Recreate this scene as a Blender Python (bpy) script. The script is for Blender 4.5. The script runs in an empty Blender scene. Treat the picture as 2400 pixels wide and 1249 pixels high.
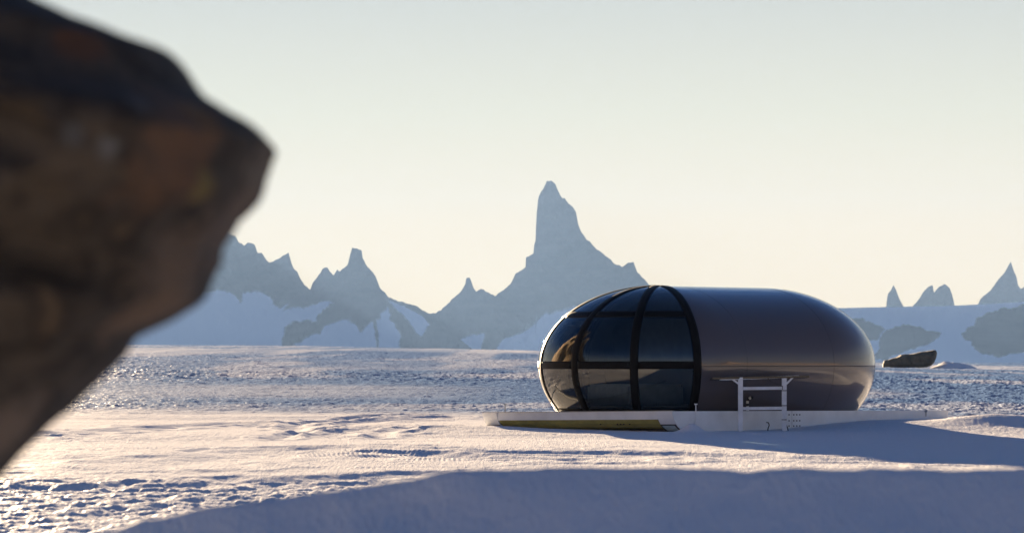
import bpy, bmesh, math, random
import numpy as np
from mathutils import Vector
R = math.radians
S = bpy.context.scene
COL = S.collection

# ------------------------------------------------------------------ camera
EYE = 1.25            # metres above the snow by the sled
FPX = 7320.0          # focal length in pixels of a 2400 px wide picture
HY = 855.0            # eye level row
cam_d = bpy.data.cameras.new("camera")
cam = bpy.data.objects.new("camera", cam_d); COL.objects.link(cam)
cam.location = (0, 0, EYE); cam.rotation_euler = (R(90), 0, 0)
cam_d.sensor_width = 36.0; cam_d.lens = 36.0 * FPX / 2400
cam_d.shift_y = (HY - 624.5) / 2400
cam_d.clip_start = 0.1; cam_d.clip_end = 60000
cam_d.dof.use_dof = True; cam_d.dof.focus_distance = 62.0; cam_d.dof.aperture_fstop = 4.8
S.camera = cam

# ------------------------------------------------------------------ light
SKYS = 0.05; BAND = 2.32; EXPO = 3.22
SUN_E, SUN_AZ = 6.2, -11.5       # degrees; azimuth from +Y, negative = left
w = bpy.data.worlds.new("World"); S.world = w; w.use_nodes = True
nt = w.node_tree; bg = nt.nodes["Background"]
sky = nt.nodes.new("ShaderNodeTexSky"); sky.sky_type = 'NISHITA'; sky.sun_disc = False
sky.sun_elevation = R(SUN_E); sky.sun_rotation = R(SUN_AZ)
sky.altitude = 1500; sky.air_density = 1.0; sky.dust_density = 0.2; sky.ozone_density = 2.0
# thick low air: cream at the horizon, pale teal a few degrees up, strongest towards the sun
def wn(t, **k):
    n = nt.nodes.new(t)
    for a, b in k.items(): setattr(n, a, b)
    return n
tc = wn('ShaderNodeTexCoord'); sx = wn('ShaderNodeSeparateXYZ'); nt.links.new(tc.outputs['Generated'], sx.inputs[0])
rp_ = wn('ShaderNodeValToRGB'); el = rp_.color_ramp.elements
for k, (z, c) in enumerate(((0.0, (1.24, .93, .54)), (.045, (1.16, .89, .51)), (.08, (.90, .80, .53)), (.125, (.65, .63, .52)), (.35, (.36, .48, .60)))):
    e = el[k] if k < 2 else el.new(z)
    e.position = z; e.color = (*c, 1)
nt.links.new(sx.outputs['Z'], rp_.inputs[0])
dp = wn('ShaderNodeVectorMath', operation='DOT_PRODUCT'); nt.links.new(tc.outputs['Generated'], dp.inputs[0])
dp.inputs[1].default_value = (math.sin(R(SUN_AZ)), math.cos(R(SUN_AZ)), 0)
mr = wn('ShaderNodeMapRange'); mr.inputs['From Min'].default_value = -.2; mr.inputs['From Max'].default_value = .95; mr.inputs['To Min'].default_value = .52; mr.inputs['To Max'].default_value = .85
nt.links.new(dp.outputs['Value'], mr.inputs['Value'])
mz = wn('ShaderNodeMapRange'); mz.interpolation_type = 'SMOOTHSTEP'; mz.inputs['From Min'].default_value = .12; mz.inputs['From Max'].default_value = .42; mz.inputs['To Min'].default_value = 1; mz.inputs['To Max'].default_value = 0
nt.links.new(sx.outputs['Z'], mz.inputs['Value'])
mm = wn('ShaderNodeMath', operation='MULTIPLY'); nt.links.new(mr.outputs[0], mm.inputs[0]); nt.links.new(mz.outputs[0], mm.inputs[1])
gn = wn('ShaderNodeVectorMath', operation='SCALE'); gn.inputs['Scale'].default_value = BAND; nt.links.new(rp_.outputs[0], gn.inputs[0])
mxs = wn('ShaderNodeMix', data_type='RGBA'); nt.links.new(mm.outputs[0], mxs.inputs[0]); 
tn = wn('ShaderNodeVectorMath', operation='MULTIPLY'); tn.inputs[1].default_value = (.082, .148, .262); nt.links.new(sky.outputs[0], tn.inputs[0])
nt.links.new(tn.outputs[0], mxs.inputs[6]); nt.links.new(gn.outputs[0], mxs.inputs[7])
nt.links.new(mxs.outputs[2], bg.inputs[0]); bg.inputs[1].default_value = SKYS
sd = bpy.data.lights.new("sun", 'SUN'); sun = bpy.data.objects.new("sun", sd); COL.objects.link(sun)
sd.energy = 5.0; sd.angle = R(0.5); sd.color = (1.0, 0.74, 0.47)
sdir = Vector((math.sin(R(SUN_AZ)) * math.cos(R(SUN_E)), math.cos(R(SUN_AZ)) * math.cos(R(SUN_E)), math.sin(R(SUN_E))))
sun.rotation_euler = (-sdir).to_track_quat('-Z', 'Y').to_euler()
S.view_settings.view_transform = 'Standard'; S.view_settings.look = 'None'
S.view_settings.gamma = 1; S.view_settings.exposure = EXPO

# ------------------------------------------------------------------ helpers
def at(px, py, d):
    return Vector(((px - 1200) * d / FPX, d, EYE - (py - HY) * d / FPX))
def gpt(px, py):                       # pixel on the flat snow (z = 0)
    d = EYE * FPX / (py - HY); return ((px - 1200) * d / FPX, d)
def tag(o, label=None, cat=None, group=None, kind=None):
    if label: o['label'] = label
    if cat: o['category'] = cat
    if group: o['group'] = group
    if kind: o['kind'] = kind
    return o
def empty(name, loc, label, cat, group=None):
    o = bpy.data.objects.new(name, None); COL.objects.link(o); o.location = loc
    o.empty_display_size = 0.3
    return tag(o, label, cat, group)
def link(name, me, mat, parent=None, smooth=False):
    o = bpy.data.objects.new(name, me); COL.objects.link(o)
    if mat: me.materials.append(mat)
    if smooth:
        me.polygons.foreach_set('use_smooth', [True] * len(me.polygons))
    if parent is not None:
        o.parent = parent
        o.matrix_parent_inverse = parent_inv(parent)
    me.update()
    return o
def parent_inv(p):
    from mathutils import Matrix
    m = Matrix.Translation(p.location)
    if p.parent: m = Matrix.Identity(4) if p.type == 'MESH' else m
    if p.type == 'MESH': m = Matrix.Identity(4)
    return m.inverted()
def mesh_np(name, V, F):
    V = np.asarray(V, dtype=np.float32); F = np.asarray(F, dtype=np.int32)
    me = bpy.data.meshes.new(name)
    me.vertices.add(len(V)); me.vertices.foreach_set('co', V.ravel())
    n = F.shape[1]
    me.loops.add(F.size); me.loops.foreach_set('vertex_index', F.ravel())
    me.polygons.add(len(F)); me.polygons.foreach_set('loop_start', np.arange(0, F.size, n, dtype=np.int32))
    me.polygons.foreach_set('loop_total', np.full(len(F), n, dtype=np.int32))
    me.update(calc_edges=True); me.validate()
    return me
def grid_faces(nr, nc, wrap=False):
    r = np.arange(nr - 1)[:, None]; c = np.arange(nc if wrap else nc - 1)[None, :]
    a = r * nc + c; b = r * nc + (c + 1) % nc
    return np.stack([a, b, b + nc, a + nc], -1).reshape(-1, 4)
class MB:
    def __init__(s): s.bm = bmesh.new()
    def prism(s, pts, off):                       # closed polygon swept by a vector
        off = Vector(off); a = [s.bm.verts.new(Vector(p)) for p in pts]; b = [s.bm.verts.new(Vector(p) + off) for p in pts]
        n = len(a)
        s.bm.faces.new(a); s.bm.faces.new(b[::-1])
        for i in range(n): s.bm.faces.new((a[i], b[i], b[(i + 1) % n], a[(i + 1) % n]))
        return s
    def bar(s, p, q, wd, ht, up=(0, 0, 1)):       # box bar between two points
        p = Vector(p); q = Vector(q); t = (q - p).normalized(); up = Vector(up)
        side = t.cross(up)
        if side.length < 1e-4: side = t.cross(Vector((0, 1, 0)))
        side.normalize(); u = side.cross(t).normalized()
        c = [(-1, -1), (1, -1), (1, 1), (-1, 1)]
        return s.prism([p + side * (a * wd / 2) + u * (b * ht / 2) for a, b in c], q - p)
    def tube(s, pts, r, n=8, cap=True):
        pts = [Vector(p) for p in pts]; rings = []
        rr = r if isinstance(r, (list, tuple)) else [r] * len(pts)
        for i, p in enumerate(pts):
            t = (pts[min(i + 1, len(pts) - 1)] - pts[max(i - 1, 0)]).normalized()
            a = t.cross(Vector((0.3, 0.2, 1)) if abs(t.z) < 0.9 else Vector((1, 0, 0))).normalized(); b = t.cross(a)
            rings.append([s.bm.verts.new(p + (a * math.cos(k * 2 * math.pi / n) + b * math.sin(k * 2 * math.pi / n)) * rr[i]) for k in range(n)])
        for i in range(len(rings) - 1):
            for k in range(n): s.bm.faces.new((rings[i][k], rings[i][(k + 1) % n], rings[i + 1][(k + 1) % n], rings[i + 1][k]))
        if cap: s.bm.faces.new(rings[0][::-1]); s.bm.faces.new(rings[-1])
        return s
    def build(s, name, mat, parent=None, smooth=False, bevel=0):
        bmesh.ops.recalc_face_normals(s.bm, faces=s.bm.faces)
        if bevel: bmesh.ops.bevel(s.bm, geom=list(s.bm.edges), offset=bevel, segments=2, affect='EDGES')
        me = bpy.data.meshes.new(name); s.bm.to_mesh(me); s.bm.free()
        return link(name, me, mat, parent, smooth)

# --- lattice noise -------------------------------------------------
def _h(i, j, s):
    n = (i.astype(np.int64) * 374761393 + j.astype(np.int64) * 668265263 + s * 1442695041) & 0xffffffff
    n = ((n ^ (n >> 13)) * 1274126177) & 0xffffffff
    n = ((n ^ (n >> 16)) * 2246822519) & 0xffffffff
    return ((n ^ (n >> 15)) & 0xffffff) / float(0xffffff)
def noise(x, y, s=0):
    i = np.floor(x); j = np.floor(y); fx = x - i; fy = y - j
    fx = fx * fx * (3 - 2 * fx); fy = fy * fy * (3 - 2 * fy)
    a = _h(i, j, s); b = _h(i + 1, j, s); c = _h(i, j + 1, s); d = _h(i + 1, j + 1, s)
    return (a + (b - a) * fx) * (1 - fy) + (c + (d - c) * fx) * fy - 0.5
def fbm(x, y, o=4, s=0, g=0.5):
    t = 0; a = 1.0
    for k in range(o):
        t = t + a * noise(x * 2 ** k + 17.3 * k, y * 2 ** k - 9.1 * k, s + k); a *= g
    return t
def sst(a, b, x):
    t = np.clip((x - a) / (b - a), 0, 1); return t * t * (3 - 2 * t)

# ------------------------------------------------------------------ materials
def mat(name):
    m = bpy.data.materials.new(name); m.use_nodes = True
    return m, m.node_tree, m.node_tree.nodes["Principled BSDF"]
def nd(t, typ, **kw):
    n = t.nodes.new(typ)
    for k, v in kw.items():
        if k.startswith('i_'): n.inputs[k[2:].replace('_', ' ')].default_value = v
        else: setattr(n, k, v)
    return n
def coord(t, scale=(1, 1, 1), loc=(0, 0, 0)):
    tc = nd(t, 'ShaderNodeTexCoord'); mp = nd(t, 'ShaderNodeMapping')
    mp.inputs['Scale'].default_value = scale; mp.inputs['Location'].default_value = loc
    t.links.new(tc.outputs['Object'], mp.inputs['Vector']); return mp.outputs[0]
def simple(name, col, rough=0.5, metal=0.0, spec=0.5, nscale=6, namt=0.12, bump=0.0, bscale=40):
    m, t, p = mat(name)
    v = coord(t)
    n = nd(t, 'ShaderNodeTexNoise'); n.inputs['Scale'].default_value = nscale; n.inputs['Detail'].default_value = 5
    t.links.new(v, n.inputs['Vector'])
    r = nd(t, 'ShaderNodeValToRGB')
    r.color_ramp.elements[0].position = 0.3; r.color_ramp.elements[1].position = 0.7
    r.color_ramp.elements[0].color = (*[c * (1 - namt) for c in col], 1); r.color_ramp.elements[1].color = (*[min(1, c * (1 + namt)) for c in col], 1)
    t.links.new(n.outputs['Fac'], r.inputs[0]); t.links.new(r.outputs[0], p.inputs['Base Color'])
    p.inputs['Roughness'].default_value = rough; p.inputs['Metallic'].default_value = metal
    p.inputs['Specular IOR Level'].default_value = spec
    if bump:
        b = nd(t, 'ShaderNodeBump'); b.inputs['Distance'].default_value = bump
        n2 = nd(t, 'ShaderNodeTexNoise'); n2.inputs['Scale'].default_value = bscale; n2.inputs['Detail'].default_value = 6
        t.links.new(v, n2.inputs['Vector']); t.links.new(n2.outputs['Fac'], b.inputs['Height']); t.links.new(b.outputs[0], p.inputs['Normal'])
    return m
def snow_material():
    m, t, p = mat("snow")
    p.inputs['Base Color'].default_value = (0.87, 0.88, 0.90, 1)
    p.inputs['Roughness'].default_value = 0.6; p.inputs['Specular IOR Level'].default_value = 0.0
    p.inputs['Coat Roughness'].default_value = .42; p.inputs['Coat IOR'].default_value = 1.31
    at_ = nd(t, 'ShaderNodeAttribute', attribute_name='shade_blue')          # 1 on the icy blue painted in for shade on rough snow
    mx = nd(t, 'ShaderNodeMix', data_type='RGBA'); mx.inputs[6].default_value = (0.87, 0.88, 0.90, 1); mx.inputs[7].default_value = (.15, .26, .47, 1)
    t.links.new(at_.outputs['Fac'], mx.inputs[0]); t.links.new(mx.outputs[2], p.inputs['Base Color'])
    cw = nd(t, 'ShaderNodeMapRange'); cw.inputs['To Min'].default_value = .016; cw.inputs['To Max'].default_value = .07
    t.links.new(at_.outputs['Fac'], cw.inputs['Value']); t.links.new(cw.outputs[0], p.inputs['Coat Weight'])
    b = None
    for sc, dist, loc in (((13, 1.6, 13), 0.022, 0), ((44, 3.0, 44), 0.020, 4)):
        v = coord(t, sc, (loc,) * 3)
        n = nd(t, 'ShaderNodeTexNoise'); n.inputs['Scale'].default_value = 1; n.inputs['Detail'].default_value = 4; n.inputs['Roughness'].default_value = 0.65
        t.links.new(v, n.inputs['Vector'])
        bb = nd(t, 'ShaderNodeBump'); bb.inputs['Distance'].default_value = dist; bb.inputs['Strength'].default_value = 0.8
        t.links.new(n.outputs['Fac'], bb.inputs['Height'])
        if b: t.links.new(b.outputs[0], bb.inputs['Normal'])
        b = bb
    t.links.new(b.outputs[0], p.inputs['Normal'])
    return m
M_snow = snow_material()

# ------------------------------------------------------------------ ground
# the sled stands turned away from the camera; its plan corners
B2 = np.array((2.95, 57.5)); UV = np.array((0.7071, 0.7071)); VV = np.array((-0.7071, 0.7071))
SL, SW = 8.1, 5.0
TR = []                                     # tracks: polyline on the snow, width, depth
for pts, wd, dp in (
    ([(700, 1012), (694, 1004), (700, 994), (725, 989), (790, 985), (860, 977), (960, 974)], .30, .05),
    ([(590, 998), (640, 993), (700, 991)], .35, .03),
    ([(668, 1030), (664, 1024), (680, 1017), (720, 1012), (800, 1007), (880, 1000)], .22, .04),
    ([(800, 996), (812, 990), (880, 985), (960, 982), (1040, 978)], .5, .04),
    ([(770, 1022), (820, 1014), (880, 1010), (940, 1005)], .4, .03),
    ([(880, 1028), (884, 1020), (905, 1012), (960, 1006), (1010, 1000)], .25, .04),
    ([(60, 1022), (110, 1018), (240, 1010), (400, 999), (560, 992)], .5, .04),
    ([(980, 1064), (1100, 1072), (1300, 1078), (1420, 1084)], .5, .035),
    ([(1200, 1062), (1400, 1062), (1600, 1066), (1800, 1072), (2000, 1078), (2250, 1086)], .6, .035),
    ([(300, 1100), (420, 1082), (560, 1068), (700, 1056)], .8, .03),
    ([(0, 1150), (300, 1144), (700, 1126), (1000, 1112)], .6, .04)):
    TR.append(([gpt(*p) for p in pts], wd * 1.3, dp * 1.15))
def ridge_y(px):                            # far snow edge, row per column
    return np.interp(px, [-3000, 0, 320, 800, 1240, 1700, 2070, 2400, 5000], [800, 804, 808, 814, 822, 840, 849, 853, 850])
SHADE_BLUE = {}  # mask of the blue tint standing in for shaded sastrugi
def height(x, y):
    d = np.maximum(np.hypot(x, y), .01); fr = y > 0.5
    px = np.where(fr, 1200 + FPX * x / np.maximum(y, .5), 0)
    px = np.where(fr, px, np.where(x > 0, 5000, -3000)); px = np.clip(px, -3000, 5000)
    yy = np.where(fr, y, d)
    # gentle rise of the snow away from the camp up to a low swell 900 m off
    zr = EYE - (ridge_y(px) - HY) / FPX * 900
    z = zr * np.where(yy < 110, np.clip(yy - 70, 0, 40) ** 2 / 80, yy - 90) / 810 * np.where(yy > 900, 900 / np.maximum(yy, 1), 1)
    z = z - 25 * sst(1000, 3500, yy)
    z += .35 * fbm(x / 60, yy / 90, 3, 5) * sst(90, 300, d)
    # broad shallow swales
    z += .05 * fbm(x / 8, y / 3.6, 2, 1) * sst(14, 24, d)
    z += .009 * fbm(x / 3.0, y / 1.1, 2, 31) * sst(14, 24, d)
    # rough sastrugi: far field and near-left band, patches elsewhere
    pn = fbm(x / 9 + 3, y / 5, 3, 71)
    rough = sst(67, 92, y - 2.5 * fbm(x / 6, y / 6, 2, 44) * 2 + x * .25)
    rough = rough * (0.92 + 1.3 * np.clip(fbm(x / 60, y / (10 + .12 * d), 3, 91), -.5, .5))
    SHADE_BLUE['m'] = np.clip(rough * 1.15 * np.where(d < 1150, 1, 0), 0, 1) * (.62 + .38 * sst(-.3, .05, fbm(x / 7, y / (3 + .05 * d), 3, 95))) + .10 * sst(0, 1, sst(33.2, 31.0, y + x * .30) * sst(14, 18, y)) * sst(-.1, .2, fbm(x / .9, y / 1.2, 2, 96))
    near = sst(34.6, 29.5, y + x * .30 + 2.0 * fbm(x / 4, y / 4, 2, 45)) * sst(14, 18, y)
    amp = .006 + .056 * np.clip(rough, 0, 1.4)
    far = np.clip(d / 90, 1, 6)
    lf = np.log2(far); s1 = 0
    for k in range(4):
        wk = np.clip(1 - np.abs(lf - k), 0, 1)
        if wk.max() > 0: s1 = s1 + wk * fbm(x / (.36 * 1.7 ** k), y / (.36 * 1.8 ** k), 4, 11 + 7 * k, .62)
    s1 = np.where(s1 > 0, s1 * 1.3, s1 * .7)
    z += amp * s1 * np.where(d < 1200, 1, 0) * far ** .75
    z += near * (.034 * fbm(x / .17, y / .34, 4, 57, .6) + .03 * fbm(x / 1.1, y / 1.0, 2, 58)) + .016 * sst(.05, .34, pn) * (1 - near) * fbm(x / .22, y / .5, 3, 59) * sst(100, 70, d)
    z += .006 * noise(x / .05, y / .13, 9) * sst(16, 22, d) * sst(80, 60, d)
    # corduroy left by the machine
    for cx, cy, rx, ry, a in ((-2.15, 43.6, 1.15, 2.8, .0030), (-3.6, 38.2, 3.0, .8, .0016), (-1.0, 41.2, .6, 1.0, .003), (-5.5, 47.0, 3.0, .9, .0012)):
        q = ((x - cx) / rx) ** 2 + ((y - cy) / ry) ** 2
        z += a * np.sin(2 * math.pi * (x - .05 * (y - cy) ** 2) / .066) * sst(1, .45, q)
    z += .03 * sst(1, .2, ((x + 2.2) / 2.2) ** 2 + ((y - 45.8) / 2) ** 2)
    # tracks and scrapes
    for pts, wd, dp in TR:
        P = np.array(pts); box = (x > P[:, 0].min() - 2) & (x < P[:, 0].max() + 2) & (y > P[:, 1].min() - 2) & (y < P[:, 1].max() + 2)
        if not box.any(): continue
        X = x[box]; Y = y[box]; dm = np.full(X.shape, 1e9)
        for a, b in zip(P[:-1], P[1:]):
            ab = b - a; tt = np.clip(((X - a[0]) * ab[0] + (Y - a[1]) * ab[1]) / (ab @ ab), 0, 1)
            dm = np.minimum(dm, np.hypot(X - a[0] - tt * ab[0], Y - a[1] - tt * ab[1]))
        q = dm / wd * (1 + .8 * fbm(X * 2, Y, 2, 3))
        z[box] += dp * (-np.exp(-(q * 1.6) ** 2) + .55 * np.exp(-((q - 1.25) * 2.2) ** 2)) * (.9 + .5 * noise(X * 3, Y * 3, 4))
    # drifts round the sled
    u = (x - B2[0]) * UV[0] + (y - B2[1]) * UV[1]; v = (x - B2[0]) * VV[0] + (y - B2[1]) * VV[1]
    z += .16 * sst(2.4, 6.0, u) * sst(-9, -.6, v) * sst(3, 0, v) * sst(17, 9, u)
    z += .06 * sst(3, 9, u) * sst(-16, -5, v) * sst(17, 9, u) * sst(0, -3, v)
    ry_ = y - np.interp(x, [6.5, 8.5, 10.5, 14], [60.5, 60.3, 58.6, 56.5])
    z += .14 * sst(8.0, 9.4, x) * sst(16, 12, x) * np.where(ry_ < 0, sst(-1.7, 0, ry_), sst(1.6, 0, ry_)) * (1 + .4 * fbm(x / 1.5, y / 1.5, 2, 12))
    z += .04 * np.exp(-((v - 4.7) / 1.0) ** 2 - ((u + .3) / 1.0) ** 2) + .05 * np.exp(-((v - 4.9) / 2.4) ** 2 - ((u + 1.2) / 2.2) ** 2)
    z += .17 * np.exp(-((x - 3.30) / .20) ** 2 - ((y - 57.35) / .25) ** 2)
    # near drift the photographer looks over
    cz = np.interp(x / np.maximum(y, 1), [-.25, -.165, -.119, -.079, -.041, -.005, .05, .2, .5],
                   [.0, .50, .735, .832, .862, .868, .925, .935, .92]) 
    cz = cz + .024 * fbm(x * 2.1, y * .8, 3, 8) + .022 * noise(x * 1.1, y * .4, 88)
    prof = np.where(y < 10.2, 1 - (10.2 - y) * .42 / .91, 1 - (y - 10.2) * .16 / .91 * 1.4)
    prof = np.clip(prof, 0, 1); prof = prof * sst(-.02, .06, prof)
    mound = cz * prof * (fr & (y > 5))
    z = np.maximum(z, 0 * z + z * 0 + mound) if False else z * np.where(mound > .05, .3, 1) + mound
    z = z + (.06 * fbm(x * 1.3 + y * .5, y * 1.6, 3, 61) + .012 * fbm(x * 5, y * 5, 3, 62)) * sst(.1, .4, mound)
    return z
def build_ground():
    th = np.concatenate([np.linspace(-180, -40, 40), np.linspace(-38, -11.5, 30), np.linspace(-11, 11, 1500), np.linspace(11.5, 38, 30), np.linspace(40, 178, 40)])
    th = np.radians(th)
    rr = np.concatenate([np.array([.01, 1, 2.5, 4, 5.5]), np.linspace(6.5, 12, 110), np.linspace(12.3, 17, 12), np.geomspace(17.2, 90, 640), np.geomspace(90.3, 1100, 880), np.geomspace(1150, 30000, 26)])
    A, D = np.meshgrid(th, rr); X = D * np.sin(A); Y = D * np.cos(A)
    Z = height(X, Y)
    V = np.stack([X, Y, Z], -1).reshape(-1, 3)
    me = mesh_np("snow_field", V, grid_faces(len(rr), len(th), wrap=True)[:, ::-1])
    ia = me.attributes.new('shade_blue', 'FLOAT', 'POINT'); ia.data.foreach_set('value', SHADE_BLUE['m'].astype(np.float32).ravel())
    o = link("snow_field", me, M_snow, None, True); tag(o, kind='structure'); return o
build_ground()
def ground_z(x, y):
    return float(height(np.array([[x]], float), np.array([[y]], float))[0, 0])

# ------------------------------------------------------------------ mountains
def inside(px, py, poly):
    r = np.zeros(px.shape, bool); n = len(poly)
    for i in range(n):
        x1, y1 = poly[i]; x2, y2 = poly[(i + 1) % n]
        if y1 == y2: continue
        c = ((y1 > py) != (y2 > py)) & (px < (x2 - x1) * (py - y1) / (y2 - y1) + x1); r ^= c
    return r
def mountain_material():
    m, t, p = mat("rock_and_snow")
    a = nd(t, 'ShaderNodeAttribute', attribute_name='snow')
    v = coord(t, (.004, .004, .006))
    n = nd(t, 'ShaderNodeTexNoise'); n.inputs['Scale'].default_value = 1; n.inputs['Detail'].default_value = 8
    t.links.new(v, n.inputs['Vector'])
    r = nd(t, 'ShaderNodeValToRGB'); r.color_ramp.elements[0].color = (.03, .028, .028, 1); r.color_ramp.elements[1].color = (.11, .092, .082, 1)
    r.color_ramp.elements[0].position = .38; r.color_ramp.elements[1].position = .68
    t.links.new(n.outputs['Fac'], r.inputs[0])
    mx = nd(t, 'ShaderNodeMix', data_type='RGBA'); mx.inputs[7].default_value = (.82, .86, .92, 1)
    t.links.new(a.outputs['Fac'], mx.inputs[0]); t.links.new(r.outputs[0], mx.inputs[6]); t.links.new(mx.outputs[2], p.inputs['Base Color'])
    p.inputs['Roughness'].default_value = .8; p.inputs['Specular IOR Level'].default_value = .2
    return m
M_mtn = mountain_material()
def mountain(name, sil, dist, polys, label, snow_in=True, foot=840, depth=1200, step=1.5, seed=0, rough=1.6, pw=1.7, zb=-30):
    xs = np.arange(sil[0][0], sil[-1][0], step); top = np.interp(xs, [p[0] for p in sil], [p[1] for p in sil])
    top = top + rough * (2.2 * noise(xs / 11, xs * 0, seed) + 1.6 * noise(xs / 4.2, xs * 0, seed + 3))
    s = np.concatenate([np.linspace(0, 1, 210), np.linspace(1.04, 2, 14)])
    XX, SS = np.meshgrid(xs, s)
    H = EYE - (top - HY) / FPX * dist - zb               # crest height over the foot
    f = np.where(SS <= 1, SS, np.clip(2 - SS, 0, 1) ** 1.5)
    zz = np.clip(H[None, :] * f / H.max(), 0, 1)        # depth of the face follows the height
    dd = np.where(SS <= 1, dist - depth * (1 - zz) ** pw, dist + depth * .6 * (1 - zz) ** pw + 12)
    mpp = dist / FPX
    dd = dd + np.where(SS <= 1, fbm(XX / 30, zz * H.max() / mpp / 30, 4, seed + 20) * mpp * 18, 0)
    # angle above eye level is kept while the face comes forward, so heights shrink with distance
    Z = zb + H[None, :] * f * np.where(SS <= 1, dd / dist, 1)
    X = (XX - 1200) / FPX * dd
    V = np.stack([X, dd, Z], -1).reshape(-1, 3)
    me = mesh_np(name, V, grid_faces(len(s), len(xs)))
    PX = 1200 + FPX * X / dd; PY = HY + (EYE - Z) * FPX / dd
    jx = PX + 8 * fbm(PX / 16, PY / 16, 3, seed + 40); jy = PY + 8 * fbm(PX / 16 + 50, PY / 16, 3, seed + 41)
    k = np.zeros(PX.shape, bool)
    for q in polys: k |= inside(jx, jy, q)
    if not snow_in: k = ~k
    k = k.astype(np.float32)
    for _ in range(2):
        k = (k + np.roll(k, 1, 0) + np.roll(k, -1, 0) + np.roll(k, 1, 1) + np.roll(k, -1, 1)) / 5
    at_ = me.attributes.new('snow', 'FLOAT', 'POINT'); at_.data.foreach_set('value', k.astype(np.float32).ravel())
    o = link(name, me, M_mtn, None, False); tag(o, label, 'mountain', kind='structure'); return o
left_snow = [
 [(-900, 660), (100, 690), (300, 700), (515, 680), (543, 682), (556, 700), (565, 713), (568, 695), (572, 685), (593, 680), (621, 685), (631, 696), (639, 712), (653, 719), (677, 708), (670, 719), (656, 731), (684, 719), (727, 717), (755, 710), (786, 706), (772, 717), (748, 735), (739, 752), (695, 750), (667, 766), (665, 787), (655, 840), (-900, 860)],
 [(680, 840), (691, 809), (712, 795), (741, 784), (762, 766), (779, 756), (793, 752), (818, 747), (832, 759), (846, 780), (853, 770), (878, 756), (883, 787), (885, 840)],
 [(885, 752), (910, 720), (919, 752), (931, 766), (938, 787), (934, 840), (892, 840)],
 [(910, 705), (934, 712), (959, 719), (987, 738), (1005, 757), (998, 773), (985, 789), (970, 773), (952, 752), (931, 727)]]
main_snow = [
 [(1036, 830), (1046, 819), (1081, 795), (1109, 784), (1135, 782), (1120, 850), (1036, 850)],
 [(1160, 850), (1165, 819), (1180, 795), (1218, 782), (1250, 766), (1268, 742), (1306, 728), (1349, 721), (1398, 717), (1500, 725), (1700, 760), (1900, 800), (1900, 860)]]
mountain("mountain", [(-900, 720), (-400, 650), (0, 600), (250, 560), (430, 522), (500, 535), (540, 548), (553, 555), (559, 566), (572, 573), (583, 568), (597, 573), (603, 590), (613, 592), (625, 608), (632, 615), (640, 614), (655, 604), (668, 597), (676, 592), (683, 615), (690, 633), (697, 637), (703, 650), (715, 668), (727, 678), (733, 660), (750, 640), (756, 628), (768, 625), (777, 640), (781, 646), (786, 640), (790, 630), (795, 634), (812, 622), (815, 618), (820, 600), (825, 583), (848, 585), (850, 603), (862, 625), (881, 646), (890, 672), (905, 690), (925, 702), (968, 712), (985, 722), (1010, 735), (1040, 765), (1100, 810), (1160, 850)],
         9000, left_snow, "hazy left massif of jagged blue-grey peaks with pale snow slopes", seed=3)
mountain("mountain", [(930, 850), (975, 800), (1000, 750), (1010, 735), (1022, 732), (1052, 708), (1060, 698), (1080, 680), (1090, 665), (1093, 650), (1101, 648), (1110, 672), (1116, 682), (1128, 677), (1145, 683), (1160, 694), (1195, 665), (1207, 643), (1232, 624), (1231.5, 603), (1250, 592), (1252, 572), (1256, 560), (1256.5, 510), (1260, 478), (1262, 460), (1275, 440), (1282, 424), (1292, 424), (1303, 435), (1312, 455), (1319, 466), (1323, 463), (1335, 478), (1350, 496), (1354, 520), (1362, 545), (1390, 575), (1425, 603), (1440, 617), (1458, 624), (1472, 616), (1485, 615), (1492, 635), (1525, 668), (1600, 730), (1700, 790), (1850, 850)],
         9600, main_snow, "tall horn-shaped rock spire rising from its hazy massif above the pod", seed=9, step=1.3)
plateau_rock = [
 [(1900, 760), (1960, 748), (1998, 748), (2019, 748), (2048, 757), (2075, 769), (2065, 787), (2055, 799), (1980, 800), (1900, 790)],
 [(2053, 831), (2065, 792), (2079, 773), (2113, 761), (2144, 761), (2163, 768), (2171, 777), (2209, 777), (2202, 795), (2175, 807), (2144, 813), (2108, 828), (2075, 843), (2055, 840)],
 [(2800, 715), (2400, 716), (2348, 722), (2315, 733), (2293, 744), (2281, 763), (2252, 780), (2262, 797), (2276, 802), (2288, 823), (2305, 833), (2324, 831), (2348, 838), (2400, 823), (2800, 810)]]
mountain("snow_plateau", [(1600, 850), (1750, 770), (1900, 730), (1960, 722), (2090, 719), (2240, 716), (2290, 713), (2400, 707), (2600, 700), (2900, 760), (3200, 850)],
         7000, plateau_rock, "long flat-topped snow plateau with blue-grey rock outcrops beyond the small boulder", snow_in=False, seed=21, rough=.25)
for sil, lab, sd_ in (([(2066, 740), (2077, 718), (2079, 700), (2081, 688), (2088, 680), (2094, 668), (2100, 678), (2107, 697), (2118, 718), (2128, 740)], "lone small pointed peak behind the snow plateau, nearest the pod", 31),
                 ([(2120, 740), (2139, 718), (2155, 700), (2163, 685), (2175, 672), (2186, 668), (2189, 685), (2200, 673), (2214, 665), (2226, 675), (2232, 692), (2238, 718), (2246, 740)], "twin-topped small peak with a notch behind the snow plateau", 35),
                 ([(2276, 735), (2292, 713), (2298, 700), (2306, 692), (2320, 682), (2340, 655), (2355, 637), (2369, 613), (2375, 632), (2383, 650), (2386, 668), (2393, 677), (2400, 672), (2420, 650), (2450, 700), (2500, 740)], "sharp triangular peak on the plateau at the right edge", 39)):
    mountain("mountain", sil, 9500, [], lab, seed=sd_, depth=500, step=.8, rough=.7)

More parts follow.
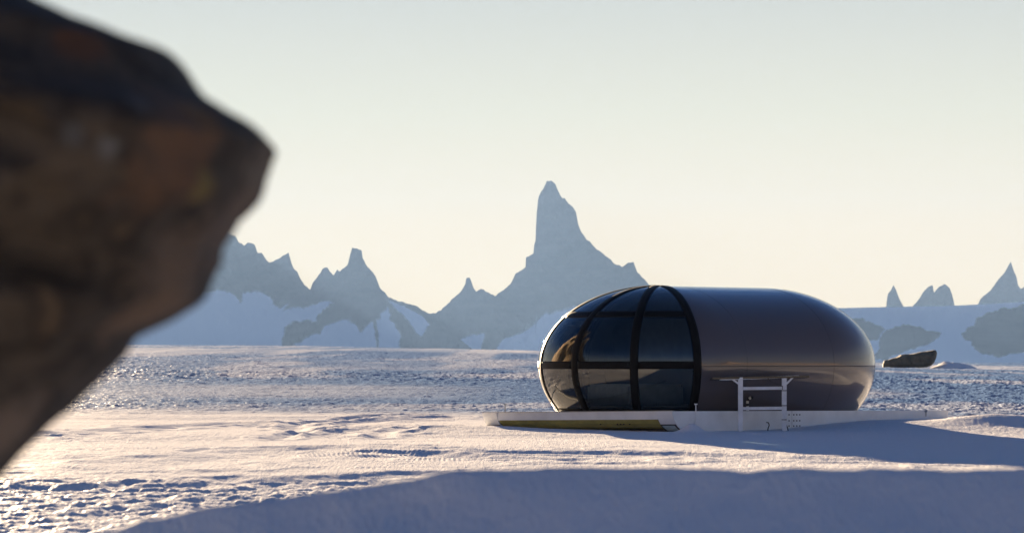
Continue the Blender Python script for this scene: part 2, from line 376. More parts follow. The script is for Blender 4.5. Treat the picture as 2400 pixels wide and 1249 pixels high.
# rock hills round the camp, out of frame (they show in the pod's glass)
M_hill = simple("hill_rock", (.42, .31, .19), .9, nscale=.05, namt=.4, bump=2.0, bscale=.08)
def hill(cx, cy, r, h, seed, sq=1.0, ang=0.0):
    th = np.linspace(0, 2 * np.pi, 97)[:-1]; rr = np.linspace(0, 1, 44)
    A, Q = np.meshgrid(th, rr); X = Q * r * np.cos(A); Y = Q * r * np.sin(A)
    Z = h * (1 - Q) ** 1.2 * (1 + .5 * fbm((X + cx) / r * 4, (Y + cy) / r * 4, 5, seed)) + .12 * h * fbm((X + cx) / r * 9, (Y + cy) / r * 9, 5, seed + 4, .6) * (1 - Q) - 3
    Y = Y * sq; X, Y = X * math.cos(ang) - Y * math.sin(ang), X * math.sin(ang) + Y * math.cos(ang)
    me = mesh_np("rocky_hill", np.stack([X + cx, Y + cy, Z], -1).reshape(-1, 3), grid_faces(44, 96, wrap=True))
    return link("hills", me, M_hill)
for a in ((-94, 90, 76, 118, 51, .5, -.64), (-260, -260, 240, 60, 52), (180, -420, 300, 45, 53), (480, -150, 260, 50, 54)):
    tag(hill(*a), kind='structure')

# ------------------------------------------------------------------ haze
hb = MB(); x0, x1, y0, y1, z0, z1 = -9000, 9000, -1500, 11000, -60, 590
hb.prism([(x0, y0, z0), (x1, y0, z0), (x1, y1, z0), (x0, y1, z0)], (0, 0, z1 - z0))
hz = hb.build("haze", None)
hm = bpy.data.materials.new("haze_air"); hm.use_nodes = True; ht = hm.node_tree
for n in list(ht.nodes):
    if n.type == 'BSDF_PRINCIPLED': ht.nodes.remove(n)
pv = ht.nodes.new('ShaderNodeVolumePrincipled'); pv.inputs['Density'].default_value = 0.48e-4
pv.inputs['Color'].default_value = (.140, .243, .462, 1); pv.inputs['Anisotropy'].default_value = 0.15
ht.links.new(pv.outputs[0], [n for n in ht.nodes if n.type == 'OUTPUT_MATERIAL'][0].inputs['Volume'])
hz.data.materials.append(hm); tag(hz, "thin pale blue air in front of the far mountains", None, kind='stuff')

# ------------------------------------------------------------------ rocks
def rock_material(name, cols, sc, patches=()):
    m, t, p = mat(name); v = coord(t, (sc,) * 3)
    n = nd(t, 'ShaderNodeTexNoise'); n.inputs['Scale'].default_value = 1; n.inputs['Detail'].default_value = 9; n.inputs['Roughness'].default_value = .62; n.inputs['Distortion'].default_value = .6
    t.links.new(v, n.inputs['Vector'])
    r = nd(t, 'ShaderNodeValToRGB'); e = r.color_ramp.elements
    e[0].position = .28; e[0].color = (*cols[0], 1); e[1].position = .75; e[1].color = (*cols[-1], 1)
    for k, c in enumerate(cols[1:-1]):
        q = e.new(.28 + .47 * (k + 1) / (len(cols) - 1)); q.color = (*c, 1)
    t.links.new(n.outputs['Fac'], r.inputs[0]); out = r.outputs[0]
    tc = nd(t, 'ShaderNodeTexCoord')
    for (c, rad, col) in patches:                      # lichen and iron stains
        dn = nd(t, 'ShaderNodeVectorMath', operation='DISTANCE'); dn.inputs[1].default_value = c
        wn = nd(t, 'ShaderNodeTexNoise'); wn.inputs['Scale'].default_value = 14; wn.inputs['Detail'].default_value = 8; wn.inputs['Roughness'].default_value = .7
        t.links.new(tc.outputs['Object'], wn.inputs['Vector'])
        t.links.new(tc.outputs['Object'], dn.inputs[0])
        ad = nd(t, 'ShaderNodeMath', operation='MULTIPLY_ADD'); ad.inputs[1].default_value = rad * 3.2
        t.links.new(wn.outputs['Fac'], ad.inputs[0]); t.links.new(dn.outputs['Value'], ad.inputs[2])
        mr = nd(t, 'ShaderNodeMapRange'); mr.inputs['From Min'].default_value = rad * 2.25; mr.inputs['From Max'].default_value = rad * 2.9
        mr.inputs['To Min'].default_value = .85; mr.inputs['To Max'].default_value = 0
        t.links.new(ad.outputs[0], mr.inputs['Value'])
        mx = nd(t, 'ShaderNodeMix', data_type='RGBA'); mx.inputs[7].default_value = (*col, 1)
        t.links.new(mr.outputs[0], mx.inputs[0]); t.links.new(out, mx.inputs[6]); out = mx.outputs[2]
    t.links.new(out, p.inputs['Base Color']); p.inputs['Roughness'].default_value = .85; p.inputs['Specular IOR Level'].default_value = .25
    b = nd(t, 'ShaderNodeBump'); b.inputs['Distance'].default_value = .5 / sc; b.inputs['Strength'].default_value = .5
    t.links.new(n.outputs['Fac'], b.inputs['Height']); t.links.new(b.outputs[0], p.inputs['Normal'])
    return m
def noise3(x, y, z, s): return (noise(x + 3 * z, y, s) + noise(y + 11, z * 1.3 + x * .4, s + 5) + noise(z, x - y * .5, s + 9)) / 1.7
RD = 4.4
BE = [(-300, -260), (-180, -230), (-90, -60), (0, 88), (55, 205), (90, 300), (125, 400), (170, 437), (210, 468), (235, 490), (275, 560), (300, 610), (345, 647), (400, 630), (465, 604), (510, 560), (560, 537), (620, 520), (690, 490), (715, 468), (755, 395), (790, 318), (840, 285), (915, 200), (975, 130), (1030, 80), (1090, 25), (1140, -20), (1300, -160), (1500, -230), (1900, -200), (2400, -160), (2900, -100)]
BL = ([-300, -200, 0, 400, 1000, 2880], [-420, -900, -1150, -1300, -1350, -1500])
def rp(px, py, dy=0):                                 # point of the boulder's near face seen at a pixel
    d = RD
    for _ in range(6):
        P = at(px, py, d); qx = P.x * FPX / RD + 1200; qy = HY + (EYE - P.z) * FPX / RD
        r_ = np.interp(qy, [e[0] for e in BE], [e[1] for e in BE]); l_ = np.interp(qy, *BL); hw = (r_ - l_) / 2
        c = min(.999, abs((qx - (r_ + l_) / 2) / hw)) ** 1.25
        d = RD - min(.55, hw * RD / FPX * .9) * (1 - c * c) ** .375
    return tuple(at(px, py, d))
M_boulder = rock_material("lichen_rock", [(.012, .010, .009), (.075, .060, .046), (.028, .023, .019), (.15, .105, .065)], 9,
    [(rp(600, 440), .085, (.19, .145, .10)), (rp(545, 540), .075, (.16, .115, .085)), (rp(440, 350), .085, (.13, .075, .045)), (rp(440, 650), .085, (.15, .11, .08)), (rp(350, 740), .06, (.16, .11, .075)),
     (rp(480, 260), .035, (.17, .095, .04)), (rp(255, 345), .016, (.12, .12, .12)), (rp(320, 250), .022, (.12, .105, .095)), (rp(170, 320), .016, (.08, .08, .08)), (rp(200, 90), .035, (.12, .058, .03)),
     (rp(60, 250), .03, (.07, .05, .03)), (rp(90, 480), .04, (.06, .045, .03)), (rp(10, 1020), .07, (.17, .13, .10)), (rp(480, 440), .025, (.17, .13, .05))])
def boulder():
    edge = BE
    ys = np.concatenate([np.linspace(-298, 1200, 190), np.linspace(1215, 2880, 50)])
    xr = np.interp(ys, [e[0] for e in edge], [e[1] for e in edge]); xl = np.interp(ys, [-300, -200, 0, 400, 1000, 2880], [-420, -900, -1150, -1300, -1350, -1500])
    th = np.linspace(0, 2 * np.pi, 181)[:-1]
    T, YY = np.meshgrid(th, ys); xr = xr + 7 * fbm(ys / 34, ys * 0, 3, 5); XR = xr[:, None]; XL = xl[:, None]
    c = np.cos(T); s = np.sin(T)
    cx = (XR + XL) / 2; hw = (XR - XL) / 2
    PX = cx + hw * np.sign(c) * np.abs(c) ** .8
    k = RD / FPX
    dep = np.minimum(.55, hw * k * .9) * np.sign(s) * np.abs(s) ** .75
    X = (PX - 1200) * k; Z = EYE - (YY - HY) * k; Y = RD + dep
    n = noise3(X * 5, Y * 5, Z * 5, 3) * .05 + noise3(X * 13, Y * 13, Z * 13, 7) * .02
    n += np.abs(noise3(X * 2.6, Y * 2.6, Z * 2.6, 13)) * -.12 + np.abs(noise3(X * 6.5, Y * 6.5, Z * 6.5, 17)) * -.05
    sil = 1 - np.abs(c) ** 6 * .8                      # relief eases off at the traced edge
    X = X + n * c * sil * .6; Y = Y + n * s * 2.2 * sil
    V = np.stack([X, Y, Z], -1).reshape(-1, 3); nr, nc = len(ys), len(th)
    V = np.vstack([V, [[(-360 - 1200) * k, RD, EYE - (-300 - HY) * k + .004]]])
    F = grid_faces(nr, nc, wrap=True)
    me = bpy.data.meshes.new("boulder")
    me.from_pydata(V.tolist(), [], F.tolist() + [(len(V) - 1, (i + 1) % nc, i) for i in range(nc)])
    o = link("boulder", me, M_boulder, None, True)
    tag(o, "huge dark lichen-stained boulder jutting in close to the camera, out of focus", "boulder")
boulder()
M_rock = rock_material("brown_rock", [(.03, .024, .018), (.09, .066, .043), (.17, .125, .08)], .9)
def small_boulder():
    # low wedge-shaped boulder: slice profile left to right (px, top row, bottom row)
    d = 480.0
    gz = ground_z((2130 - 1200) * d / FPX, d)
    gz += .12; yb = HY + (EYE - gz) * FPX / d
    prof = [(2069, 851, 859), (2072, 846, 860), (2085, 840, 860), (2100, 836, 860), (2112, 829, 860), (2125, 827, 860), (2140, 826, 860), (2155, 824, 860), (2170, 821, 859), (2180, 818.5, 857), (2188, 817, 850), (2193, 818, 838), (2195.5, 822, 830)]
    xs = np.linspace(2069, 2195.5, 80); tp = np.interp(xs, [p[0] for p in prof], [p[1] for p in prof]); bt = np.interp(xs, [p[0] for p in prof], [p[2] for p in prof])
    th = np.linspace(0, 2 * np.pi, 49)[:-1]; T, XX = np.meshgrid(th, xs)
    off = yb - 859.0
    cy = (tp + bt)[:, None] / 2 + off; hh = (bt - tp)[:, None] / 2
    X = (XX - 1200) * d / FPX; Z = EYE - (cy - hh * np.sin(T) * np.abs(np.sin(T)) ** -.25 - HY) * d / FPX
    Y = d + hh * 1.9 * d / FPX * np.cos(T)
    n = noise3(X * .95, Y * .95, Z * .95, 4) * .45 + noise3(X * 2.1, Y * 2.1, Z * 2.1, 6) * .16
    Y = Y + n * np.cos(T); Z = Z + n * np.sin(T) * .45
    V = np.stack([X, Y, Z], -1).reshape(-1, 3); nr, nc = T.shape
    me = bpy.data.meshes.new("boulder")
    me.from_pydata(V.tolist(), [], grid_faces(nr, nc, wrap=True).tolist() + [tuple(range(nc))[::-1], tuple(range((nr - 1) * nc, nr * nc))])
    tag(link("boulder", me, M_rock, None, True), "small brown wedge-shaped boulder lying on the snow right of the pod", "boulder")
    # tail of drifted snow behind it
    th2 = np.linspace(0, 2 * np.pi, 41)[:-1]; q = np.linspace(0, 1, 14); A, Q = np.meshgrid(th2, q)
    cx = (2232 - 1200) * (d + 2) / FPX
    X = cx + 4.4 * Q * np.cos(A); Y = d + 2 + 6 * Q * np.sin(A); Z = gz - .5 + 1.35 * (1 - Q ** 2) * (1 + .5 * fbm(X * .6, Y * .4, 3, 8)) * np.where(X < cx, 1, 1 - .3 * (X - cx) / 4.4)
    me = mesh_np("snow_drift", np.stack([X, Y, Z], -1).reshape(-1, 3), grid_faces(14, 40, wrap=True))
    tag(link("snow_drift", me, M_snow, None, True), kind='structure')
small_boulder()

# ------------------------------------------------------------------ sled
M_white = simple("weathered_white_paint", (.74, .75, .76), .45, nscale=3, namt=.08, bump=.0015, bscale=30)
M_pale = simple("pale_ski_lining", (.42, .52, .55), .4)
M_dark = simple("dark_edge_strip", (.03, .03, .03), .5)
M_olive = simple("olive_resin_panel", (.34, .29, .07), .35, nscale=5, namt=.2)
M_steel = simple("grey_steel", (.35, .36, .38), .4, metal=.6)
def SP(u, v, w_):                                  # sled coordinates: back, across, up from the deck top
    p = B2 + UV * u + VV * v
    return Vector((p[0], p[1], .40 + w_ - .008 * u - .0165 * v))
sled = empty("cargo_sled", (4.1, 62.0, 0), "long white flat sled with upturned ski noses carrying the pod", "sled")
def nose_profile(h=.385, run=.46, n=10):           # from the top front corner curving down and back
    return [(run * (.85 * (1 - math.cos(a)) + .15 * a / (math.pi / 2)), -h * math.sin(a)) for a in np.linspace(0, math.pi / 2, n)]
NP = nose_profile()
def side_beam(v0, v1, nm):
    m = MB()
    prof = [(u, w_) for u, w_ in NP] + [(SL, -.385), (SL + .25, -.30), (SL + .25, 0)]
    m.prism([SP(u, v0, w_) for u, w_ in prof], SP(0, v1, 0) - SP(0, v0, 0))
    return m.build(nm, M_white, sled, bevel=.004)
skis = []
for v0, v1 in ((0, .40), (SW - .40, SW)):
    k = side_beam(v0, v1, "ski"); skis.append(k)
    # framed grey lining on the curved nose
    m = MB(); vi, vo = v0 + .05, v1 - .03
    a = [p for p in nose_profile(n=16) if p[1] < -.24]
    pts = [(u - .006, w_ - .004) for u, w_ in a]; bk = [(u + .01, w_ + .006) for u, w_ in a][::-1]
    m.prism([SP(u, vi, w_) for u, w_ in pts + bk], SP(0, vo, 0) - SP(0, vi, 0)); m.build("nose_plate", M_pale, k)
    m = MB()
    def strip(q0, q1, va, vb):
        (ua, wa), (ub, wb) = q0, q1
        m.prism([SP(ua - .012, va, wa - .006), SP(ub - .012, va, wb - .006), SP(ub + .008, va, wb + .004), SP(ua + .008, va, wa + .004)], SP(0, vb, 0) - SP(0, va, 0))
    for q0, q1 in zip(a[:-1], a[1:]): strip(q0, q1, v0 + .02, vi); strip(q0, q1, vo, v1 - .005)
    strip((a[0][0] - .008, a[0][1] + .02), a[0], v0 + .02, v1 - .005)
    m.build("nose_trim", M_dark, k)
    m = MB(); m.prism([SP(.36, v0 + .01, -.389), SP(SL, v0 + .01, -.389), SP(SL, v1 - .01, -.389), SP(.36, v1 - .01, -.389)], (0, 0, -.02)); m.build("runner", M_dark, k)
# cross panel between the skis
m = MB(); ys_ = [(0.03, 0), (.035, -.13)]
m.prism([SP(.03, .4, 0), SP(.045, .4, -.15), SP(.075, .4, -.15), SP(.075, .4, 0)], SP(0, SW - .4, 0) - SP(0, .4, 0)); m.build("front_board", M_white, sled)
m = MB(); m.prism([SP(.05, .42, -.15), SP(.10, .42, -.22), SP(.20, .42, -.29), SP(.33, .42, -.325), SP(.33, .42, -.31), SP(.21, .42, -.27), SP(.12, .42, -.20), SP(.07, .42, -.148)], SP(0, SW - .42, 0) - SP(0, .42, 0))
m.build("belly_panel", M_olive, sled)
m = MB(); m.prism([SP(.30, .42, -.34), SP(.42, .42, -.375), SP(.42, .42, -.39), SP(.30, .42, -.37)], SP(0, 2.9, 0) - SP(0, .42, 0)); m.build("bottom_strip", M_dark, sled)
m = MB(); m.prism([SP(.09, .41, -.012), SP(SL, .41, -.012), SP(SL, SW - .41, -.012), SP(.09, SW - .41, -.012)], (0, 0, -.09)); m.build("deck", M_white, sled, bevel=.003)
m = MB(); m.prism([SP(.0, -.001, .012), SP(.0, SW, .012), SP(.05, SW, .012), SP(.05, -.001, .012)], (0, 0, -.011)); m.build("deck_trim", M_steel, sled)
for px_t, n_ in ((3.42, 1),):
    m = MB(); m.bar(SP(px_t, -.002, 0), SP(px_t, -.002, -.36), .006, .004, (0, 1, 0)); m.build("seam", M_steel, sled)
for uu in (3.33, 3.47, 3.56, 3.65):
    for ww in (-.075, -.19, -.29):
        m = MB(); c = SP(uu, -.001, ww); nrm = Vector((.7071, -.7071, 0)) * .012
        m.tube([c, c + nrm], .014, 6); m.build("bolt", M_dark, sled)
for vv in (1.15, 1.3, 1.38, 1.46, 1.9):
    c = SP(.10, vv, -.235); m = MB(); m.tube([c, c + Vector((-.02, -.02, -.004))], .012, 6); m.build("bolt", M_dark, sled)
# thin lashing rods at the noses
for (v_, hgt, u_) in ((-.03, .13, .62), (SW - .62, .16, .02)):
    m = MB(); b0 = SP(u_, v_, -.24 if v_ < 0 else 0); b1 = SP(u_, v_, hgt); m.tube([b0, b1], .011, 6); m.bar(b1 + Vector((-.03, 0, 0)), b1 + Vector((.03, 0, 0)), .03, .02)
    m.build("lashing_rod", M_white if v_ < 0 else M_steel, sled)
c = SP(7.6, -.01, -.12); m = MB(); m.bar(c, c + Vector((0, 0, .10)), .03, .02); m.tube([c + Vector((0, -.0, .10)), c + Vector((0, -.02, .11))], .03, 8); m.build("lashing_ring", M_steel, sled)

# ------------------------------------------------------------------ pod
PD = 61.6
PR, PH, PHL = 2.355, 1.54, 1.70
ax = math.radians(-55.0)                             # front, measured from "towards the camera", minus = left
fdir = np.array((math.sin(ax), -math.cos(ax)))
pc = np.array(((1660 - 1200) * PD / FPX, PD)); HS = 1.23
C0 = pc + fdir * HS; C1 = pc - fdir * HS
ZE = EYE - 0.0
def az_dir(a): return np.array((math.sin(a), -math.cos(a)))      # camera-relative azimuth
def pod_pt(a, v, c=None, off=0.0):
    """a: azimuth, v: latitude; c: plan centre"""
    if c is None: c = C0
    h = PH if v >= 0 else PHL
    q = c + az_dir(a) * (PR * math.cos(v)); P = Vector((q[0], q[1], ZE + h * math.sin(v)))
    if off:
        N = Vector((az_dir(a)[0] * math.cos(v) / PR, az_dir(a)[1] * math.cos(v) / PR, math.sin(v) / h)).normalized(); P += N * off
    return P
VB = -math.asin(.93 / PHL)                           # bottom cut, inside the deck line
V1 = math.asin(.965 / PH)
AZ = [math.radians(a) for a in (15.2, -14.2, -45.5, -77.5, -110, -143)]
pod = empty("camping_pod", (pc[0], pc[1], .3), "grey egg-shaped pod with a glazed nose standing on the white sled", "pod")
def shell_material():
    m, t, p = mat("metallic_grey_shell")
    v = coord(t, (.8, .8, 1.4)); n = nd(t, 'ShaderNodeTexNoise'); n.inputs['Scale'].default_value = 1.2; n.inputs['Detail'].default_value = 2
    t.links.new(v, n.inputs['Vector'])
    r = nd(t, 'ShaderNodeValToRGB'); r.color_ramp.elements[0].color = (.082, .070, .078, 1); r.color_ramp.elements[1].color = (.10, .086, .092, 1)
    t.links.new(n.outputs['Fac'], r.inputs[0]); t.links.new(r.outputs[0], p.inputs['Base Color'])
    rr = nd(t, 'ShaderNodeMapRange'); rr.inputs['To Min'].default_value = .36; rr.inputs['To Max'].default_value = .42
    t.links.new(n.outputs['Fac'], rr.inputs['Value']); t.links.new(rr.outputs[0], p.inputs['Roughness'])
    p.inputs['Metallic'].default_value = .08; p.inputs['Specular IOR Level'].default_value = .3; p.inputs['Coat Weight'].default_value = 1.0; p.inputs['Coat Roughness'].default_value = .03; p.inputs['Coat IOR'].default_value = 1.5
    b = nd(t, 'ShaderNodeBump'); b.inputs['Distance'].default_value = .006; b.inputs['Strength'].default_value = .2
    t.links.new(n.outputs['Fac'], b.inputs['Height']); t.links.new(b.outputs[0], p.inputs['Normal']); t.links.new(b.outputs[0], p.inputs['Coat Normal'])
    return m
M_shell = shell_material()
M_frame = simple("black_frame", (.008, .008, .009), .5, spec=.05)
def glass_material():
    m = bpy.data.materials.new("tinted_glass"); m.use_nodes = True; t = m.node_tree
    t.nodes.remove(t.nodes["Principled BSDF"]); out = [n for n in t.nodes if n.type == 'OUTPUT_MATERIAL'][0]
    tr = nd(t, 'ShaderNodeBsdfTransparent'); tr.inputs[0].default_value = (.46, .56, .58, 1)
    gl = nd(t, 'ShaderNodeBsdfGlossy'); gl.inputs['Roughness'].default_value = .012
    fr = nd(t, 'ShaderNodeFresnel'); fr.inputs['IOR'].default_value = 1.9
    v = coord(t, (1.1,) * 3); n = nd(t, 'ShaderNodeTexNoise'); n.inputs['Scale'].default_value = 1.0; n.inputs['Detail'].default_value = 1
    t.links.new(v, n.inputs['Vector']); b = nd(t, 'ShaderNodeBump'); b.inputs['Distance'].default_value = .05; b.inputs['Strength'].default_value = .15
    t.links.new(n.outputs['Fac'], b.inputs['Height']); t.links.new(b.outputs[0], gl.inputs['Normal'])
    mx = nd(t, 'ShaderNodeMixShader'); t.links.new(fr.outputs[0], mx.inputs[0]); t.links.new(tr.outputs[0], mx.inputs[1]); t.links.new(gl.outputs[0], mx.inputs[2])
    t.links.new(mx.outputs[0], out.inputs['Surface']); return m
M_glass = glass_material()
M_joint = simple("dark_sealant", (.03, .027, .028), .6)
# shell: from the first rib round the back to the last rib
def shell():
    cols = []
    a0 = AZ[0]; aR = ax + math.pi / 2; aL = ax - math.pi / 2
    for a in np.linspace(a0, aR, 8): cols.append((a, C0))
    for k in np.linspace(0, 1, 12)[1:]: cols.append((aR, C0 + (C1 - C0) * k))
    for a in np.linspace(aR, aR + math.pi, 64)[1:]: cols.append((a, C1))
    for k in np.linspace(0, 1, 12)[1:]: cols.append((aL, C1 + (C0 - C1) * k))
    for a in np.linspace(aL, AZ[-1], 3)[1:]: cols.append((a, C0))
    vs = np.linspace(VB, math.pi / 2, 64); V = []
    for v in vs:
        for a, c in cols: V.append(pod_pt(a, v, c))
    me = bpy.data.meshes.new("shell"); me.from_pydata(V, [], grid_faces(len(vs), len(cols)).tolist())
    o = link("shell", me, M_shell, pod, True)
    sm = o.modifiers.new("thick", 'SOLIDIFY'); sm.thickness = .05; sm.offset = -1
    # moulded joint lines
    for a, c in ((ax + math.pi / 2, C0 + (C1 - C0) * .12), (aR, C1), (aR + .75, C1), (aR + 1.5, C1)):
        m = MB(); m.tube([pod_pt(a, v, c, .0005) for v in np.linspace(VB, 1.35, 40)], .0025, 4); m.build("joint_line", M_joint, pod)
    m = MB(); m.tube([pod_pt(a, -.015, c, .001) for a, c in cols], .006, 4); m.build("joint_line", M_joint, pod)
shell()
def patch(name, a0, a1, v0, v1, matr, off, thick, na, nv, parent=pod):
    V = []
    for o_ in (off, off - thick):
        for v in np.linspace(v0, v1, nv):
            for k in np.linspace(0, 1, na):
                lo = a0(v) if callable(a0) else a0; hi = a1(v) if callable(a1) else a1
                V.append(pod_pt(lo + (hi - lo) * k, v, C0, o_))
    F = grid_faces(nv, na).tolist(); N = na * nv; F += [(a + N, d + N, c + N, b + N) for a, b, c, d in F]
    for k in range(na - 1): F += [(k, k + N, k + 1 + N, k + 1)]; q = (nv - 1) * na + k; F += [(q, q + 1, q + 1 + N, q + N)]
    for r_ in range(nv - 1): q = r_ * na; F += [(q, q + na, q + na + N, q + N)]; q = r_ * na + na - 1; F += [(q, q + N, q + na + N, q + na)]
    me = bpy.data.meshes.new(name); me.from_pydata(V, [], F)
    bm = bmesh.new(); bm.from_mesh(me); bmesh.ops.remove_doubles(bm, verts=bm.verts, dist=1e-5); bmesh.ops.recalc_face_normals(bm, faces=bm.faces); bm.to_mesh(me); bm.free()
    return link(name, me, matr, parent, True)
RW = .078                                            # half width of a rib, metres
def hw_at(v): return min(RW / (PR * math.cos(v)), .24) if math.cos(v) > .02 else .24
for a in AZ:
    rib = patch("rib", (lambda v, a=a: a - hw_at(v)), (lambda v, a=a: a + hw_at(v)), VB, math.pi / 2 - .06, M_frame, .012, .07, 4, 48)
VR = [VB, 0.0, V1, math.pi / 2 - .07]
RH = .045
for i in range(5):
    aH, aL_ = AZ[i], AZ[i + 1]
    for j in range(3):
        v0, v1 = VR[j], VR[j + 1]
        patch("glass_pane", (lambda v: aL_ + hw_at(v) * .9), (lambda v: aH - hw_at(v) * .9), v0 + .01, v1 - .005, M_glass, 0, .0, 14, 18) if False else None
        V = []; na, nv = 14, 18
        for v in np.linspace(v0 + .02, v1 - .02, nv):
            lo = aL_ + hw_at(v) * .85; hi = aH - hw_at(v) * .85
            for k in np.linspace(0, 1, na): V.append(pod_pt(lo + (hi - lo) * k, v, C0, 0))
        me = bpy.data.meshes.new("glass_pane"); me.from_pydata(V, [], grid_faces(nv, na).tolist()); link("glass_pane", me, M_glass, pod, True)
    for v, hh in ((VR[0] + .03, .035), (VR[1], RH), (VR[2], RH)):
        patch("crossbar", (lambda v: aL_ + hw_at(v) * .95), (lambda v: aH - hw_at(v) * .95), v - hh / 1.0, v + hh / 1.0, M_frame, .008, .05, 14, 5)
# crown plate where the ribs meet
m = MB(); pts = []
for v in (math.pi / 2 - .09, math.pi / 2 - .05, math.pi / 2 - .001):
    pts.append([m.bm.verts.new(pod_pt(a, v, C0, .016)) for a in np.linspace(AZ[-1] - .15, AZ[0] + .15, 30)])
for r0, r1 in zip(pts[:-1], pts[1:]):
    for k in range(29): m.bm.faces.new((r0[k], r0[k + 1], r1[k + 1], r1[k]))
m.build("crown_plate", M_frame, pod, True)
# inside: floor, partition, curtain
M_floor = simple("wood_floor", (.25, .16, .09), .5, nscale=12, namt=.3)
M_wall = simple("inner_wall", (.10, .09, .09), .7)
M_curt = simple("pale_curtain", (.55, .45, .32), .9, nscale=20)
fz = .46
m = MB(); ring = []
zf = (fz - ZE) / PHL; rf = PR * math.sqrt(1 - zf * zf) - .12
for a in np.linspace(ax - math.pi / 2, ax + math.pi / 2, 24): q = C0 + az_dir(a) * rf; ring.append((q[0], q[1], fz))
for a in np.linspace(ax + math.pi / 2, ax + 1.5 * math.pi, 24): q = C1 + az_dir(a) * rf; ring.append((q[0], q[1], fz))
m.prism(ring, (0, 0, -.06)); m.build("floor", M_floor, pod)
ring = []
qd = az_dir(ax + math.pi / 2)
for v in np.linspace(-.48, math.pi + .48, 30):
    h = PH if math.sin(v) > 0 else PHL
    q = C0 + qd * ((PR - .10) * math.cos(v)) - fdir * .35; ring.append((q[0], q[1], ZE + (h - .1) * math.sin(v)))
m = MB(); m.prism(ring, (-fdir[0] * .06, -fdir[1] * .06, 0)); m.build("partition", M_wall, pod)
V = []; na, nv = 60, 10
for v in np.linspace(-.35, .62, nv):
    for i_, a in enumerate(np.linspace(AZ[3] - .25, AZ[3] - .85, na)):
        V.append(pod_pt(a, v, C0, -.16 - .03 * math.sin(i_ * 1.1)))
me = bpy.data.meshes.new("curtain"); me.from_pydata(V, [], grid_faces(nv, na).tolist()); link("curtain", me, M_curt, pod, True)
M_bed = simple("bedding", (.45, .38, .34), .9, nscale=8)
m = MB(); q = C0 - fdir * .1
side = az_dir(ax + math.pi / 2)
def IP(f, s_, z): p = C0 + fdir * f + side * s_; return Vector((p[0], p[1], z))
m.prism([IP(-.25, -.9, fz + .001), IP(1.1, -.9, fz + .001), IP(1.1, .5, fz + .001), IP(-.25, .5, fz + .001)], (0, 0, .42)); m.build("bed", M_bed, pod, bevel=.05)
# skirt under the pod
m = MB(); ring = []
rb = PR * math.cos(VB) - .06
for a in np.linspace(ax - math.pi / 2, ax + math.pi / 2, 24): q = C0 + az_dir(a) * rb; ring.append((q[0], q[1], .21))
for a in np.linspace(ax + math.pi / 2, ax + 1.5 * math.pi, 24): q = C1 + az_dir(a) * rb; ring.append((q[0], q[1], .21))
m.prism(ring, (0, 0, .15)); m.build("base_plate", M_frame, pod)

# ------------------------------------------------------------------ solar panel stand by the sled
M_alu = simple("white_stand_paint", (.66, .68, .72), .4)
M_panel = simple("dark_solar_panel", (.02, .018, .018), .2)
st = empty("solar_stand", (4.3, 58.3, 0), "white H-shaped stand holding a flat dark panel in front of the grey shell", "panel stand")
LA = at(1735.5, 1010, 58.2); LB = at(1838, 1006, 58.6)
def pz(py, d): return EYE - (py - HY) * d / FPX
for L, top, dep in ((LA, 884, 58.2), (LB, 884, 58.6)):
    for dy in (0, .75):
        m = MB(); g = -.15; fx = L.x * (L.y + dy) / L.y; m.bar((fx, L.y + dy, g), (fx, L.y + dy, pz(top, dep)), .088 if dy == 0 else .06, .06, (0, 1, 0)); m.build("leg", M_alu, st, bevel=.004)
ex = Vector((.044, 0, 0))
for row, wth in ((910, .058), (957, .058)):
    m = MB(); a = Vector((LA.x, 58.2, pz(row, 58.2))) + ex; b = Vector((LB.x, 58.6, pz(row - 1, 58.6))) - ex; m.bar(a, b, .05, wth); m.build("rail", M_alu, st, bevel=.004)
m = MB(); m.bar(at(1688, 888, 58.05), at(1871, 882, 58.7), .05, .045); m.build("top_rail", M_alu, st)
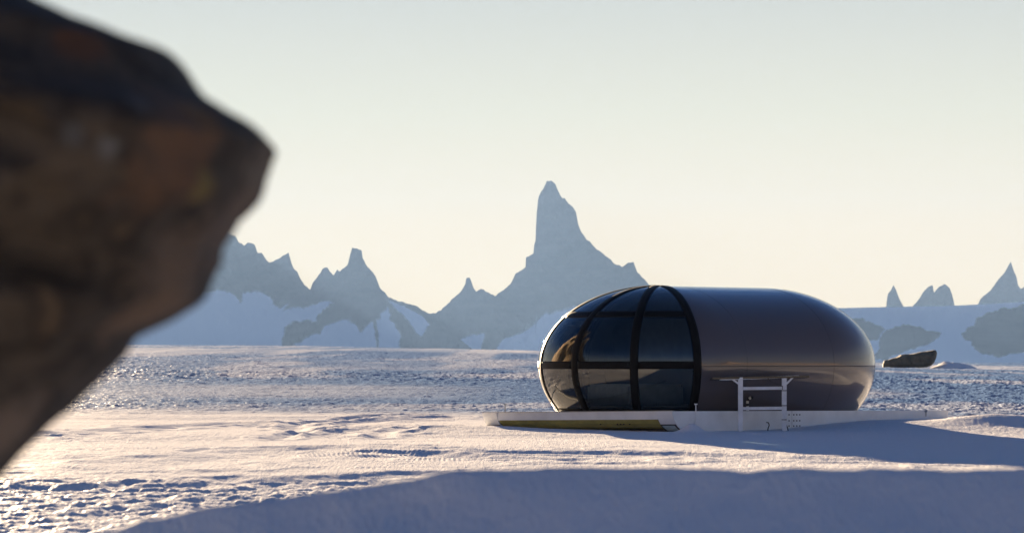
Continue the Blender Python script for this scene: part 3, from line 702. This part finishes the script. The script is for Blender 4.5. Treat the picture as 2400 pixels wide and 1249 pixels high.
m = MB(); m.bar(at(1688, 888, 58.8), at(1871, 882, 59.45), .05, .045); m.build("top_rail", M_alu, st)
for a, b in (((1717, 889, 58.17), (1731, 899, 58.2)), ((1858, 884, 58.65), (1843, 899, 58.6))):
    m = MB(); m.bar(at(*a), at(*b), .03, .03); m.build("brace", M_alu, st)
pa, pb = at(1670, 884, 58.0), at(1896, 879.5, 58.8)
m = MB(); m.prism([pa + Vector((.0, -.05, 0)), pb + Vector((0, -.05, 0)), pb + Vector((-.0, 1.0, -.03)), pa + Vector((-.0, 1.0, -.03))], (0, 0, -.04)); m.build("panel", M_panel, st, bevel=.004)
m = MB(); m.tube([at(*p) for p in ((1800, 886, 58.4), (1806, 893, 58.4), (1815, 898, 58.45), (1828, 901, 58.5), (1834, 905, 58.55), (1834, 912, 58.5))], .008, 6); m.build("cable", M_dark, st, True)
for yy in (915, 950, 983):
    m = MB(); m.bar(at(1832, yy, 58.53), at(1844, yy, 58.53), .012, .014); m.build("cable_tie", M_dark, st)
# loose cables
for pts, lab in ((((1797, 989, 58.9), (1801, 990, 58.85), (1803, 996, 58.8), (1800, 1004, 58.78), (1799, 1013, 58.7)), "thin dark cable end hooked over, poking from snow between the stand legs"),
                 (((1840, 985, 58.9), (1842, 993, 58.9), (1846, 1003, 58.9), (1848, 1012, 58.9)), "thin dark cable leaning in the snow right of the stand")):
    m = MB(); m.tube([at(*p) for p in pts], .011, 6); tag(m.build("cable", M_dark, None, True), lab, "cable")
# striped vent hose in front of the shell
hose = empty("vent_hose", at(1752, 960, 58.6), "short black and white banded hose bending right behind the stand", "hose")
hp = [at(*p) for p in ((1752, 962, 59.3), (1752, 951, 59.3), (1751.5, 945, 59.3), (1752, 939, 59.3), (1755, 934, 59.3), (1760, 931, 59.3), (1765, 932, 59.3))]
M_wht = simple("white_band", (.7, .68, .62), .5)
for k in range(len(hp) - 1):
    m = MB(); m.tube([hp[k], hp[k + 1]], .026, 10); m.build("hose_band", (M_wht, M_dark)[k % 2], hose)
